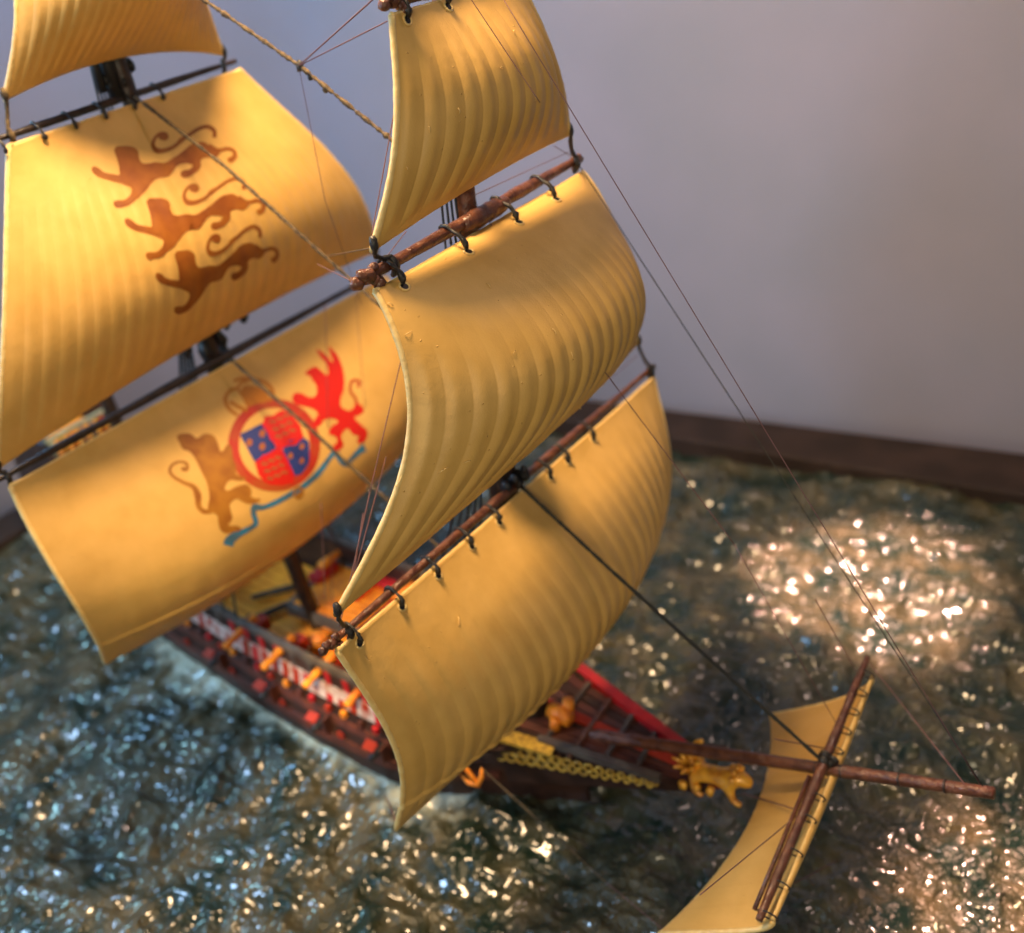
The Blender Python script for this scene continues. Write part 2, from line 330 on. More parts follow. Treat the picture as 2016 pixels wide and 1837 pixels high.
def uv_at(p, pts):                              # where the photograph's points lie on the sail
    pts = np.array(pts, float)
    if '_g' not in p:
        U, V = np.meshgrid(np.linspace(-1, 1, 161), np.linspace(0, 1, 121), indexing='ij'); p['_g'] = (U.ravel(), V.ravel(), project(sailP(p, U, V)).reshape(-1, 2))
    U, V, I = p['_g']; out = []
    for q in pts:
        k = np.argmin(((I - q) ** 2).sum(1)); u, v = U[k], V[k]
        for _ in range(6):
            f = project(sailP(p, np.array(u), np.array(v))) - q; e = 1e-3
            J = np.stack([(project(sailP(p, np.array(u + e), np.array(v))) - f - q) / e, (project(sailP(p, np.array(u), np.array(v + e))) - f - q) / e], 1)
            try: d = np.linalg.solve(J, -f)
            except Exception: break
            d = np.clip(d, -.05, .05); u += d[0]; v += d[1]
        out.append((u, v))
    return np.array(out)
def build_sail(key, label):
    p = SAILS[key]; nu, nv = 560, 150
    U, V = np.meshgrid(np.linspace(-1, 1, nu), np.linspace(0, 1, nv), indexing='ij')
    A = sailP(p, U, V); N = nrm(p, U, V); B = A - N * TH
    ring = np.concatenate([A, B[:, ::-1]], 1)   # front then back, closed section
    me = grid_mesh(ring if p['sg'] > 0 else ring[:, ::-1], close=True, name='sail')
    o = link('sail', me, M_sail, ship); o['label'] = label
    # bolt rope: the rounded rim along leeches, head and foot
    loop = [(-1, t) for t in np.linspace(0, 1, 50)] + [(t, 1) for t in np.linspace(-1, 1, 60)[1:]] + [(1, t) for t in np.linspace(1, 0, 50)[1:]] + [(t, 0) for t in np.linspace(1, -1, 60)[1:]]
    L = np.array(loop, float); Q = sailP(p, L[:, 0], L[:, 1]) - nrm(p, L[:, 0], L[:, 1]) * TH / 2
    r = np.where(np.abs(L[:, 0]) > .999, .078, .05) * (1 + .04 * rng.normal(size=len(L)))
    mb = MB(); mb.tube(Q, r.tolist(), 10, wob=.015); mb.build('bolt_rope', M_rope_edge, o)
    return o
SO = {}
for k, l in (('ftop', 'wide cream topsail of the front mast, sharp folds, its clews tied to the yard below'),
             ('ftg', 'small upper cream sail of the front mast, cut off by the top of the picture'),
             ('fcourse', 'lowest cream sail of the front mast, row of black lashings along its top'),
             ('mtop', 'cream topsail of the rear mast printed with three brown lions'),
             ('mcourse', 'lowest cream sail of the rear mast printed with a red and blue coat of arms'),
             ('mtg', 'uppermost cream sail of the rear mast in the top left corner'),
             ('sprit', 'small plain sail slung under the bowsprit')):
    SO[k] = build_sail(k, l)

for key, px in (('ftop', (925, 905)), ('ftop', (1150, 815)), ('ftop', (1095, 660)), ('ftop', (1010, 700)), ('ftop', (860, 930)), ('ftop', (812, 650)), ('ftop', (1125, 690)), ('ftg', (845, 262)), ('ftg', (1052, 192)), ('ftg', (985, 135)), ('ftg', (905, 225)), ('ftg', (1010, 60)), ('fcourse', (800, 1205)), ('fcourse', (720, 1290)), ('ftop', (786, 930)), ('ftop', (775, 600)), ('fcourse', (900, 1235)), ('ftg', (800, 330)), ('ftop', (960, 560))):
    p = SAILS[key]
    def uv0(px):
        U, V = np.meshgrid(np.linspace(-1, 1, 161), np.linspace(0, 1, 121), indexing='ij'); I = project(sailP(p, U, V)); k = np.argmin(((I - px) ** 2).sum(-1)); return U.ravel()[k], V.ravel()[k]
    u, v = uv0(np.array(px)); a = rng.uniform(0, 6.28); ln = rng.uniform(.005, .016); bend = rng.uniform(-1.6, 1.6); P = []
    for t in np.linspace(0, 1, 7):
        P.append(sailP(p, np.array(u), np.array(v)) + nrm(p, u, v) * (.012 + .03 * math.sin(3.14 * t))); u += ln / 6 * 2.2 * math.cos(a + bend * t); v += ln / 6 * 2.6 * math.sin(a + bend * t)
    mb = MB(); mb.tube(P, .0095, 5); mb.build('lint_fibre', M_rope_edge, SO[key])
# ---- prints on the sails (flat decals with their own outline, laid on the cloth)
def stroke(pts, wd, n=5):
    pts = np.array(pts, float); P = []
    for i in range(len(pts) - 1):               # Catmull-Rom
        a = pts[max(i - 1, 0)]; b = pts[i]; c = pts[i + 1]; d = pts[min(i + 2, len(pts) - 1)]
        for t in np.linspace(0, 1, n, endpoint=False):
            P.append(.5 * ((2 * b) + (c - a) * t + (2 * a - 5 * b + 4 * c - d) * t * t + (3 * b - a - 3 * c + d) * t ** 3))
    P.append(pts[-1]); P = np.array(P); T = np.gradient(P, axis=0); T /= np.linalg.norm(T, axis=1, keepdims=True) + 1e-9
    Nn = np.stack([-T[:, 1], T[:, 0]], 1); ww = np.interp(np.linspace(0, 1, len(P)), np.linspace(0, 1, len(np.atleast_1d(wd))), np.atleast_1d(wd)) / 2
    quads = []
    for i in range(len(P) - 1):
        quads.append([P[i] + Nn[i] * ww[i], P[i + 1] + Nn[i + 1] * ww[i + 1], P[i + 1] - Nn[i + 1] * ww[i + 1], P[i] - Nn[i] * ww[i]])
    return quads
def smooth(poly, n=3):
    P = np.array(poly, float); out = []
    for i in range(len(P)):
        a, b, c, d = P[i - 1], P[i], P[(i + 1) % len(P)], P[(i + 2) % len(P)]
        for t in np.linspace(0, 1, n, endpoint=False):
            out.append(.5 * ((2 * b) + (c - a) * t + .6 * (2 * a - 5 * b + 4 * c - d) * t * t + .6 * (3 * b - a - 3 * c + d) * t ** 3 + .4 * (-3 * b + 3 * c - (c - a)) * t * t * (1 - t) * 0))
    return np.array(out)
def decal(sail, name, m, polys, tf, off=.015, parent=None):
    """polys: list of outlines in the traced frame; each is triangulated finely and pressed onto the sail."""
    p = SAILS[sail]; mb = MB()
    for poly in polys:
        q = uv_at(p, tf(np.array(poly, float)))
        W = q * np.array([8., 8.]); lo = W.min(0); hi = W.max(0); h = .16
        ins = []
        if (hi - lo).max() > .5:
            gx, gy = np.meshgrid(np.arange(lo[0] + h / 2, hi[0], h), np.arange(lo[1] + h / 2, hi[1], h)); ins = list(zip(gx.ravel(), gy.ravel()))
        vs = [Vector(t) for t in W.tolist()] + [Vector(t) for t in ins]
        k = len(W)
        r = delaunay_2d_cdt(vs, [], [list(range(k))], 1, 1e-5)
        uv = np.array([(a.x, a.y) for a in r[0]]) / 8
        if not len(uv): continue
        X = sailP(p, uv[:, 0], uv[:, 1]) + nrm(p, uv[:, 0], uv[:, 1]) * off
        mb.add(X.tolist(), [tuple(f) for f in r[2]])
    o = mb.build(name, m, SO[sail])
    return o
LION = smooth([(540, 810), (610, 788), (690, 792), (735, 820), (745, 870), (770, 930), (830, 945), (900, 932), (980, 940), (1060, 900), (1150, 840), (1220, 780), (1300, 752), (1360, 755), (1400, 800), (1470, 815), (1480, 840), (1440, 875), (1380, 868), (1315, 890), (1310, 950), (1280, 1000), (1200, 1048), (1155, 1050), (1145, 1015), (1210, 1000), (1255, 960), (1230, 930), (1130, 930), (1060, 1000), (1030, 1040), (930, 1060), (880, 1090), (840, 1140), (790, 1200), (730, 1250), (680, 1295), (590, 1325), (545, 1315), (540, 1280), (610, 1278), (670, 1245), (705, 1170), (640, 1120), (540, 1090), (430, 1060), (360, 1022), (338, 975), (380, 980), (430, 1020), (520, 1040), (580, 1050), (590, 1000), (572, 900)], 2)
TAIL = [(1440, 700), (1440, 640), (1380, 600), (1300, 620), (1220, 670), (1140, 730), (1060, 790), (970, 820), (910, 810), (885, 765), (900, 710), (945, 665), (1000, 665), (1010, 700), (975, 715)]
LEG = [(1390, 770), (1470, 815), (1560, 800), (1615, 820), (1625, 865), (1590, 905), (1575, 880)]
def tfA(o):
    def f(P):                                   # the lowest lion is foreshortened by the swell of the sail
        x = 540 + (P[:, 0] - 540) * o[2]; y = 800 + (P[:, 1] - 800) * o[3] - (P[:, 0] - 540) * o[4]
        return np.stack([172.3 + .2171 * (x + o[0]), 221.5 + .2171 * (y + o[1])], 1)
    return f
EDGE = stroke(np.vstack([LION, LION[:1]]), 20, 1)
for off in ((-292, -470, 1, 1, 0), (0, 0, .97, 1, 0), (254, 478, .85, 1.03, .045)):
    decal('mtop', 'lion_print', D_brown, [LION] + EDGE + stroke(TAIL, [38, 34, 30, 30, 36, 50, 32, 26, 28, 36]) + stroke(LEG, [40, 34, 34, 50, 40]) + [smooth([(935, 670), (990, 650), (1015, 690), (980, 720), (940, 710)]), smooth([(1100, 740), (1150, 690), (1195, 685), (1165, 730), (1120, 760)])], tfA(off))
tfB = lambda P: np.stack([315 + .2331 * P[:, 0], 669.4 + .2331 * P[:, 1]], 1)
def arc(cx, cy, rx, ry, a0, a1, n, tilt=0):
    t = np.radians(np.linspace(a0, a1, n)); x = rx * np.cos(t); y = ry * np.sin(t); c, s = math.cos(R(tilt)), math.sin(R(tilt))
    return [(cx + a * c - b * s, cy + a * s + b * c) for a, b in zip(x, y)]
decal('mcourse', 'garter_print', D_ring, stroke(arc(965, 888, 345, 352, 0, 360, 30), [88, 80, 92, 74, 88], 2), tfB, .010)
decal('mcourse', 'shield_quarter_print', D_blue, [[(672, 800), (868, 700), (985, 920), (800, 1036)]], tfB, .013)
decal('mcourse', 'shield_quarter_print', D_blue, [smooth([(1035, 922), (1212, 822), (1262, 960), (1232, 1080), (1135, 1150)], 2)], tfB, .013)
decal('mcourse', 'shield_quarter_print', D_red, [smooth([(872, 698), (955, 640), (1030, 592), (1130, 650), (1210, 815), (1020, 915)], 2)], tfB, .013)
decal('mcourse', 'shield_quarter_print', D_red, [smooth([(802, 1046), (1000, 940), (1125, 1155), (1090, 1215), (970, 1225), (880, 1200)], 2)], tfB, .013)
decal('mcourse', 'shield_cross_print', D_crim, stroke([(868, 700), (935, 800), (1005, 915), (1065, 1030), (1125, 1160)], 32) + stroke([(805, 1040), (905, 978), (1008, 915), (1110, 868), (1205, 822)], 26), tfB, .016)
for x, y, a_, b_ in ((752, 868, 27, 34), (862, 792, 27, 34), (862, 902, 27, 34), (1100, 980, 22, 28), (1197, 900, 22, 28), (1195, 1022, 22, 28)):
    decal('mcourse', 'fleur_print', D_dot, [smooth(arc(x, y, a_, b_, 0, 330, 10, 20), 1)], tfB, .022)
for cx, cy in ((1035, 730), (965, 1085)):
    for i in range(3):
        for j in range(3):
            x = cx + (i - 1) * 58 + (j - 1) * 24; y = cy + (j - 1) * 62 - (i - 1) * 26
            decal('mcourse', 'small_lion_print', D_dot, stroke([(x - 28, y + 8), (x - 8, y - 14), (x + 6, y + 10), (x + 28, y - 12)], [14, 20, 12], 2), tfB, .022)
decal('mcourse', 'crown_print', D_crown, stroke([(655, 640), (580, 580), (550, 500), (590, 430), (650, 410)], [26, 30, 34, 30, 26]) + stroke([(620, 350), (680, 330), (760, 330), (860, 350), (930, 400), (950, 460), (925, 520)], [20, 34, 30, 36, 30]) + stroke([(650, 410), (700, 480), (740, 560)], 24) + stroke([(650, 410), (690, 360), (740, 350)], [22, 30]) + [smooth([(690, 400), (790, 390), (880, 430), (920, 510), (820, 540), (740, 570), (700, 470)], 2)] + stroke([(590, 520), (650, 560), (735, 600)], 30), tfB, .018)
decal('mcourse', 'lion_supporter_print', D_olive, [smooth([(140, 812), (240, 788), (300, 832), (360, 798), (430, 798), (478, 850), (510, 945), (560, 890), (600, 900), (615, 1000), (640, 1060), (640, 1130), (720, 1160), (690, 1190), (600, 1180), (550, 1235), (560, 1275), (640, 1240), (720, 1220), (770, 1260), (765, 1325), (850, 1342), (800, 1380), (720, 1378), (660, 1340), (600, 1370), (590, 1420), (612, 1500), (572, 1560), (640, 1568), (690, 1600), (600, 1630), (530, 1622), (495, 1560), (488, 1490), (438, 1455), (402, 1432), (416, 1340), (405, 1235), (362, 1140), (310, 1030), (258, 950), (200, 930), (165, 870)], 2)] + stroke([(180, 1085), (225, 1095), (222, 1045), (160, 1030), (100, 1060), (82, 1110), (120, 1160), (200, 1205), (280, 1240), (318, 1310), (325, 1400), (370, 1448), (440, 1445)], [36, 30, 20, 24, 28, 34, 60, 40, 36]), tfB, .012)
decal('mcourse', 'griffin_supporter_print', D_red, [smooth([(1320, 80), (1400, 130), (1440, 180), (1460, 180), (1418, 62), (1480, 110), (1520, 180), (1550, 280), (1555, 400), (1530, 470), (1520, 540), (1560, 590), (1620, 590), (1645, 540), (1690, 545), (1720, 590), (1690, 632), (1640, 650), (1690, 712), (1745, 762), (1742, 830), (1700, 872), (1660, 858), (1682, 820), (1630, 800), (1590, 750), (1542, 782), (1530, 830), (1550, 880), (1510, 930), (1460, 945), (1460, 900), (1492, 870), (1488, 822), (1430, 800), (1440, 742), (1500, 700), (1470, 668), (1400, 668), (1350, 722), (1290, 745), (1295, 690), (1330, 640), (1310, 590), (1200, 560), (1130, 530), (1120, 468), (1180, 448), (1240, 480), (1310, 478), (1322, 400), (1292, 350), (1270, 305), (1222, 290), (1290, 232), (1345, 250), (1400, 300), (1422, 270), (1400, 200), (1358, 150)], 2)], tfB, .014)
decal('mcourse', 'griffin_tail_print', D_ring, stroke([(1660, 590), (1650, 500), (1605, 430), (1620, 350), (1680, 350), (1672, 400)], [30, 24, 24, 30]), tfB, .013)
decal('mcourse', 'ribbon_print', D_rib, stroke([(575, 1735), (590, 1690), (660, 1640), (740, 1600), (808, 1550), (790, 1470), (800, 1415), (880, 1412), (1010, 1355), (1150, 1275), (1230, 1220), (1340, 1120), (1430, 1000), (1480, 950), (1520, 1010), (1570, 1050), (1630, 990), (1700, 925), (1730, 910)], [90, 80, 50, 40, 44, 60, 40, 46, 46, 50, 40, 44, 46, 36, 50, 80]), tfB, .011)
decal('mcourse', 'ribbon_knot_print', D_olive, [smooth([(1130, 1260), (1190, 1240), (1215, 1290), (1180, 1345), (1125, 1320)], 2)], tfB, .015)

# ---- yards (measured on the plane of each mast)
def spar(name, a, b, r, m, ends=.6, parent=ship, n=46, lump=.075, seed=0, label=None):
    t = np.linspace(0, 1, n); rr = r * (ends + (1 - ends) * (1 - np.abs(2 * t - 1) ** 1.6)) * (1 + lump * np.convolve(np.random.default_rng(seed).normal(size=n + 4), np.ones(5) / 2.2, 'valid'))
    mb = MB(); mb.tube([lerp(a, b, k) for k in t], rr.tolist(), 14, wob=.012, seed=seed)
    o = mb.build(name, m, parent)
    if label: o['label'] = label
    return o
Y = {}
def yard(key, pn, pf, x, r, m, seed, label):
    a = on(*pn, 0, x); b = on(*pf, 0, x); o = spar('yard', a, b, r, m, seed=seed, label=label); Y[key] = (a, b, r, o); return o
yard('fcourse', (636, 1280), (1286, 722), .395, .14, M_yard, 1, 'long brown yard carrying the lowest front sail')
yard('ftop', (703, 556), (1141, 312), .64, .165, M_yard, 2, 'glossy brown yard at the head of the front topsail')
yard('mcourse', (-60, 975), (765, 527), -11.68, .145, M_yard_dark, 3, 'nearly black yard above the coat of arms')
yard('mtop', (-60, 292), (464, 120), -11.95, .115, M_yard_dark, 4, 'thin dark yard above the three lions')
yard('sprit', (1494, 1812), (1708, 1294), 9.57, .155, M_yard, 5, 'brown yard crossing the bowsprit')
a = on(757, 8, 0, .8); Y['ftg'] = (a, np.array([.8, 2.55, 25.5]), .13, spar('yard', a, (.8, 2.55, 25.5), .17, M_yard, seed=6))
Y['mtg'] = (np.array([-12, -2.7, 28.1]), np.array([-12, 2.7, 28.1]), .14, spar('yard', (-12, -2.7, 28.1), (-12, 2.7, 28.1), .14, M_yard_dark, seed=7))

# ---- masts
def mast(pts, rad, m, label, seed=0):
    n = 60; t = np.linspace(0, 1, n); P = [np.array([np.interp(k, np.linspace(0, 1, len(pts)), [p[i] for p in pts]) for i in range(3)]) for k in t]
    rr = np.interp(t, np.linspace(0, 1, len(rad)), rad); mb = MB(); mb.tube(P, rr.tolist(), 14, wob=.01, seed=seed)
    o = mb.build('mast', m, ship); o['label'] = label; return o
fm = mast([(-.35, .05, 1.5), (-.05, 0, 12.2), (.2, 0, 16.5)], [.46, .42, .38], M_yard_dark, 'brown foremast behind the three front sails')
spar('topmast', (.05, -.05, 15.2), (.5, -.1, 25.5), .27, M_yard, parent=ship, seed=22, lump=.015)
spar('topmast', (-11.9, .15, 17), (-12.0, 0, 29), .26, M_yard_dark, parent=ship, seed=23, lump=.015)
mm = mast([(-11.6, .75, 1.5), (-12.05, .1, 14.7), (-12.1, .1, 18.5)], [.30, .34, .4], M_yard_dark, 'dark mainmast behind the sails with the lions and the arms')
mz = mast([(-22.5, 1.7, 2), (-22.8, 1.6, 12), (-23, 1.6, 17)], [.36, .3, .2], M_yard_dark, 'thin mizzenmast behind the rear sails')
def top(c, r, h, m, parent):
    mb = MB(); n = 18; V = []
    for z, q in ((-h / 2, r * .72), (-h / 2 + .05, r * .8), (h / 2, r), (h / 2, r * .92), (-h / 2 + .12, r * .72)):
        V += [(c[0] + q * math.cos(2 * math.pi * j / n), c[1] + q * math.sin(2 * math.pi * j / n), c[2] + z) for j in range(n)]
    Fc = [(i * n + j, i * n + (j + 1) % n, (i + 1) * n + (j + 1) % n, (i + 1) * n + j) for i in range(4) for j in range(n)] + [tuple(range(n))[::-1], tuple(4 * n + j for j in range(n))]
    mb.add(V, Fc); mb.build('crosstree', m, parent)
top((.15, 0, 14.9), .95, .7, M_yard_dark, fm); top((-12.2, .1, 17.2), 1.15, .8, M_yard_dark, mm)
# caps, blocks and parrels where yards cross the masts
def blocks(c, k, spread, rmin, rmax, m, parent, name='rigging_block', seed=0):
    rg = np.random.default_rng(seed)
    for i in range(k):
        mb = MB(); mb.blob(np.array(c) + rg.normal(size=3) * spread, rg.uniform(rmin, rmax), seed=i + seed, wob=.12, sq=(1, .7, 1.25)); mb.build(name, m, parent)
blocks((-11.75, .05, 15.35), 9, (.15, .5, .3), .14, .27, M_black, mm, seed=3)
blocks((-11.95, -.1, 23.9), 9, (.12, .3, .45), .12, .24, M_black, mm, seed=5)
blocks((.55, -.1, 12.75), 8, (.1, .22, .14), .12, .2, M_black, fm, seed=8)
mb = MB(); mb.tube([(-12.0, -.72, 23.5), (-12.0, -.72, 24.9)], .13, 8); mb.build('mast_cap_post', M_black, mm)
mb = MB(); mb.tube([(-12.0, -.3, 23.3), (-12.0, -.3, 25.2)], .2, 10); mb.build('mast_cap_post', M_black, mm)
# thick parrel around the fore topsail yard
mb = MB(); A_, B_ = Y['ftop'][:2]
mb.tube([lerp(A_, B_, t) + np.array([.06, 0, -.03]) for t in np.linspace(.40, .60, 14)], [.16, .19, .22, .24, .25, .24, .22, .23, .23, .22, .23, .21, .18, .15], 12, wob=.04, seed=4); mb.build('parrel', M_yard, Y['ftop'][3])

# ---- lumps of glossy paint at the yardarms, knots and lashings
def arm_lumps(key, end, seed, sc_=1., m=M_yard):
    a, b, r, o = Y[key]; p0, p1 = (a, b) if end == 0 else (b, a); d = (p1 - p0) / np.linalg.norm(p1 - p0); rg = np.random.default_rng(seed)
    for i, (t, q, dx, dz) in enumerate(((0, .17, 0, -.02), (.16, .16, .04, .10), (.34, .20, .05, .02), (.52, .14, .1, -.14), (.62, .13, .02, .14), (.62, .17, .12, -.26))):
        mb = MB(); mb.blob(p0 + d * t * sc_ + np.array([dx, 0, dz]) * sc_, q * sc_, seed=seed + i, wob=.10, n=10, sq=(1, 1.15, 1)); mb.build('paint_lump', m, o)
arm_lumps('ftop', 0, 30, .9); arm_lumps('fcourse', 0, 50, .7); arm_lumps('ftg', 0, 70, .75); arm_lumps('ftop', 1, 90, .6); arm_lumps('fcourse', 1, 95, .6, M_yard_dark)
def lash(key, px, big=1., hole=True, slant=0):
    p = SAILS[key]; a, b, r, yo = Y[key]; u, v = uv_at(p, [px])[0]; v = max(v, .02)
    H = sailP(p, np.array(u), np.array(v)); N = nrm(p, np.array(u), np.array(v))
    s = float(np.clip(((H - a) @ (b - a)) / ((b - a) @ (b - a)), .02, .98)) + slant; Yp = lerp(a, b, s); ru = r * 1.05
    e = H + N * .03
    pts = [Yp + np.array([-ru, 0, 0]), Yp + np.array([-ru * .6, 0, ru]), Yp + np.array([ru * .5, 0, ru * 1.05]), Yp + np.array([ru * 1.35, 0, ru * .35])]
    g = pts[-1]; pts += [lerp(g, e, .4) + N * .10, lerp(g, e, .75) + N * .10, e + N * .02]
    P = np.array(pts); Q = np.array([[np.interp(t, np.arange(len(P)), P[:, k]) for k in range(3)] for t in np.linspace(0, len(P) - 1, 16)])
    rr = np.array([.045] * 8 + [.05, .045, .05, .055, .07, .085, .08, .04]) * big * (1 + .15 * np.random.default_rng(int(px[0])).normal(size=16))
    mb = MB(); mb.tube(Q, rr.tolist(), 7, wob=.1, seed=int(px[0])); mb.build('lashing', M_lash, SO[key])
    if hole:
        f = np.cross(N, [0, 0, 1.]); f /= np.linalg.norm(f); dn = np.cross(f, N) ; dn = dn if dn[2] < 0 else -dn
        c = H + N * .012 + dn * .05 * big
        mb = MB(); mb.torus(c, .115 * big, .028 * big, N, arc=(0, 2 * math.pi)); mb.build('eyelet_rim', M_rope_edge, SO[key])
        mb = MB(); ax = np.array(N); A1 = f; B1 = np.cross(N, f)
        mb.add([c + .004 * N + .10 * big * (math.cos(t) * A1 + math.sin(t) * B1) for t in np.linspace(0, 2 * math.pi, 13)[:-1]], [tuple(range(12))]); mb.build('eyelet_hole', M_black, SO[key])
for px in ((788, 556), (907, 487), (1006, 430), (1076, 383), (1132, 342)): lash('ftop', px, 1.)
for px in ((706, 1263), (784, 1183), (859, 1128), (923, 1068), (978, 1022), (1078, 932), (1115, 905), (1163, 858), (1204, 812), (1240, 773), (1276, 746)): lash('fcourse', px, 1.)
for px in ((800, 35), (880, 10)): lash('ftg', px, .9)
for px in ((12, 296), (88, 270), (148, 248), (207, 231), (262, 212), (318, 194), (382, 166), (455, 135)): lash('mtop', px, .8, False)
for px in ((30, 940), (123, 889), (198, 851), (263, 818), (328, 776), (402, 738), (485, 694), (563, 648), (640, 610), (700, 575)): lash('mcourse', px, .9, False)
# clew ropes tying each sail corner to the yardarm below it
def clew(cs, u, yk, t, m=M_lash, r=.06):
    p = SAILS[cs]; c = sailP(p, np.array(float(u)), np.array(1.)); a, b, rr, yo = Y[yk]; e = lerp(a, b, t)
    mb = MB(); P = [c + np.array([0, .03 * -u, .32]), c + np.array([.05, 0, .08]), c + np.array([0, 0, -.1]), lerp(c, e, .6) + np.array([.02, 0, 0]), e + np.array([.12, 0, .2]), e + np.array([.2, 0, -.05]), e + np.array([.05, 0, -.26])]
    mb.tube([np.array([np.interp(k, np.arange(7), np.array(P)[:, i]) for i in range(3)]) for k in np.linspace(0, 6, 18)], [r * q for q in (1, 1.5, 1.7, 1.3, 1, .9, 1, .95, 1, 1.2, 1, 1, 1.3, 1.5, 1.3, 1.4, 1.2, 1)], 8, wob=.1, seed=int(u * 7 + 20)); mb.build('clew_lashing', m, SO[cs])
clew('ftg', -1, 'ftop', .115); clew('ftg', 1, 'ftop', .955); clew('ftop', -1, 'fcourse', .045); clew('ftop', 1, 'fcourse', .975)
clew('mtg', -1, 'mtop', .12, M_rope); clew('mtg', 1, 'mtop', .93); clew('mtop', 1, 'mcourse', .96); clew('mtop', -1, 'mcourse', .06)

# ---- bowsprit
bs0 = np.array([-1.6, -.02, 1.85]); bs1 = np.array([13.72, 0, 6.6]); D0 = on(1050, 1430, 1, 0); D1 = on(1957, 1562, 1, 0); bs0 = D0 + (D0 - D1) * .1
mb = MB(); tt = np.linspace(0, 1, 60); mb.tube([lerp(bs0, D1, t) for t in tt], np.interp(tt, [0, .55, .7, 1], [.22, .19, .18, .155]).tolist(), 14, wob=.012)
bsp = mb.build('bowsprit', M_yard, ship)
for t in (.72, .74, .765, .86, .93):
    mb = MB(); c = lerp(bs0, D1, t); mb.torus(c, .15, .04, D1 - bs0); mb.build('rope_band', M_lash if t < .8 else M_yard_dark, bsp)
SC = on(1632, 1510, 1, 0)
blocks(SC + np.array([0, 0, .12]), 6, (.12, .12, .08), .1, .17, M_lash, bsp, 'rope_knot', 60)
spa, spb = Y['sprit'][:2]
mb = MB(); mb.tube([spa * .97 + spb * .03 + np.array([-.22, 0, -.10]), lerp(spa, spb, .5) + np.array([-.24, 0, -.10])], .06, 10, wob=.02); mb.build('spare_spar', M_yard, Y['sprit'][3])
for t in (.03, .13, .24, .36, .44, .62, .70, .78, .86, .94):
    c = lerp(spa, spb, t); mb = MB(); ax = (spb - spa)
    a1 = np.cross(ax, [0, 0, 1.]); a1 /= np.linalg.norm(a1); b1 = np.cross(ax, a1); b1 /= np.linalg.norm(b1)
    mb.tube([c + np.array([.12, 0, -.08]) + (.22 if t < .55 else .20) * (math.cos(k) * a1 * 1.15 + .8 * math.sin(k) * b1) for k in np.linspace(0, 2 * math.pi, 18)], .024, 6, wob=.1); mb.build('lashing', M_lash, SO['sprit'])

# ---- standing and running rigging
def rope(pts, r, m, name='stay', bead=0, sag=0, n=40, seed=0, label=None):
    pts = [np.array(p, float) for p in pts]; L = np.concatenate([[0], np.cumsum([np.linalg.norm(pts[i + 1] - pts[i]) for i in range(len(pts) - 1)])])
    t = np.linspace(0, L[-1], n); P = np.stack([np.interp(t, L, [p[k] for p in pts]) for k in range(3)], 1)
    P[:, 2] -= sag * np.sin(np.pi * t / L[-1])
    rr = r * (1 + bead * np.sin(t * 9 + seed) * .5 + bead * np.random.default_rng(seed).normal(size=n) * .5)
    mb = MB(); mb.tube(P, rr.tolist(), 6, wob=0); o = mb.build(name, m, ship)
    if label: o['label'] = label
    return o
on0 = lambda x, y: on(x, y, 1, 0)
rope([on0(330, -50), on0(590, 130), on0(780, 283), on0(890, 372)], .055, M_rope, bead=.45, n=160, seed=1, label='thick knotted tan stay between the two upper masts')
blocks(on0(588, 130), 3, (.03, .03, .03), .07, .12, M_lash, ship, 'rope_knot', 80)
blocks(on0(612, 152), 2, (.02, .02, .02), .06, .09, M_rope_dark, ship, 'rope_knot', 83); blocks(on0(640, 175), 1, .01, .07, .09, M_rope, ship, 'rope_knot', 85)
rope([on0(265, 190), on0(440, 325), on0(690, 550), on0(790, 640), on0(1005, 835)], .05, M_rope, bead=.3, n=140, seed=2)
rope([on0(455, 708), on0(620, 853), on0(790, 1010), on0(1150, 1340)], .06, M_rope_dark if False else M_rope, bead=.25, n=120, seed=3)
rope([on0(1015, 948), on0(1200, 1120), on0(1630, 1508)], .052, M_rope_dark, bead=.15, n=100, seed=4, label='black forestay running down to the bowsprit')
TH_ = .011
def th(a, b, r=TH_, m=M_thread, sag=0, name='rigging_thread', seed=0): return rope([a, b], r, m, name=name, sag=sag, n=14, seed=seed)
th(on0(905, -35), on0(1063, 202)); th(on0(992, 0) + (on0(992, 0) - on0(1110, 195)) * .3, on0(1930, 1545), .012)
th(on(1138, 322, 0, .9), on(1935, 1548, 1, -.02), .014, M_rope_dark)
th(on0(958, 431), on0(1195, 738), .013); th(on0(1195, 738), on0(1446, 1072), .013); th(on0(1446, 1072), on(1655, 1440, 0, 9.6), .012)
K = on0(588, 130)
th(K, on(742, -8, 0, .4), .018); th(K, on(762, 42, 0, .4), .014); th(K, on(640, 395, 0, -4.2), .010); th(on(640, 395, 0, -4.2), on(712, 600, 0, -6), .009)
for (x0, y0, x1, y1) in ((786, 165, 729, 478), (780, 240, 742, 470), (777, 300, 733, 500)): th(on(x0, y0, 0, .3), on(x1, y1, 0, .55), .012)
for (x0, y0, x1, y1) in ((794, 690, 728, 970), (728, 970, 688, 1150), (760, 900, 690, 1160), (722, 1000, 668, 1235), (715, 1010, 690, 1175)): th(on(x0, y0, 0, -.4), on(x1, y1, 0, .0), .014)
th(on(640, 600, 0, -9), on(655, 1220, 0, -9), .013); th(on(700, 575, 0, -9), on(718, 800, 0, -9), .010); th(on(632, 990, 0, -6), on(640, 1180, 0, -6), .014)
th(on(625, 1560 - 1040, 0, -4), on(705, 560, 0, .5), .012); th(on(640, 505, 0, -6), on(738, 487, 0, .3), .018, M_rope)
for (x0, y0, x1, y1) in ((1090, 287, 1145, 320), (1118, 300, 900, 400), (750, 520, 800, 455), (1255, 700, 1200, 745)): th(on(x0, y0, 0, .2), on(x1, y1, 0, .2), .010)
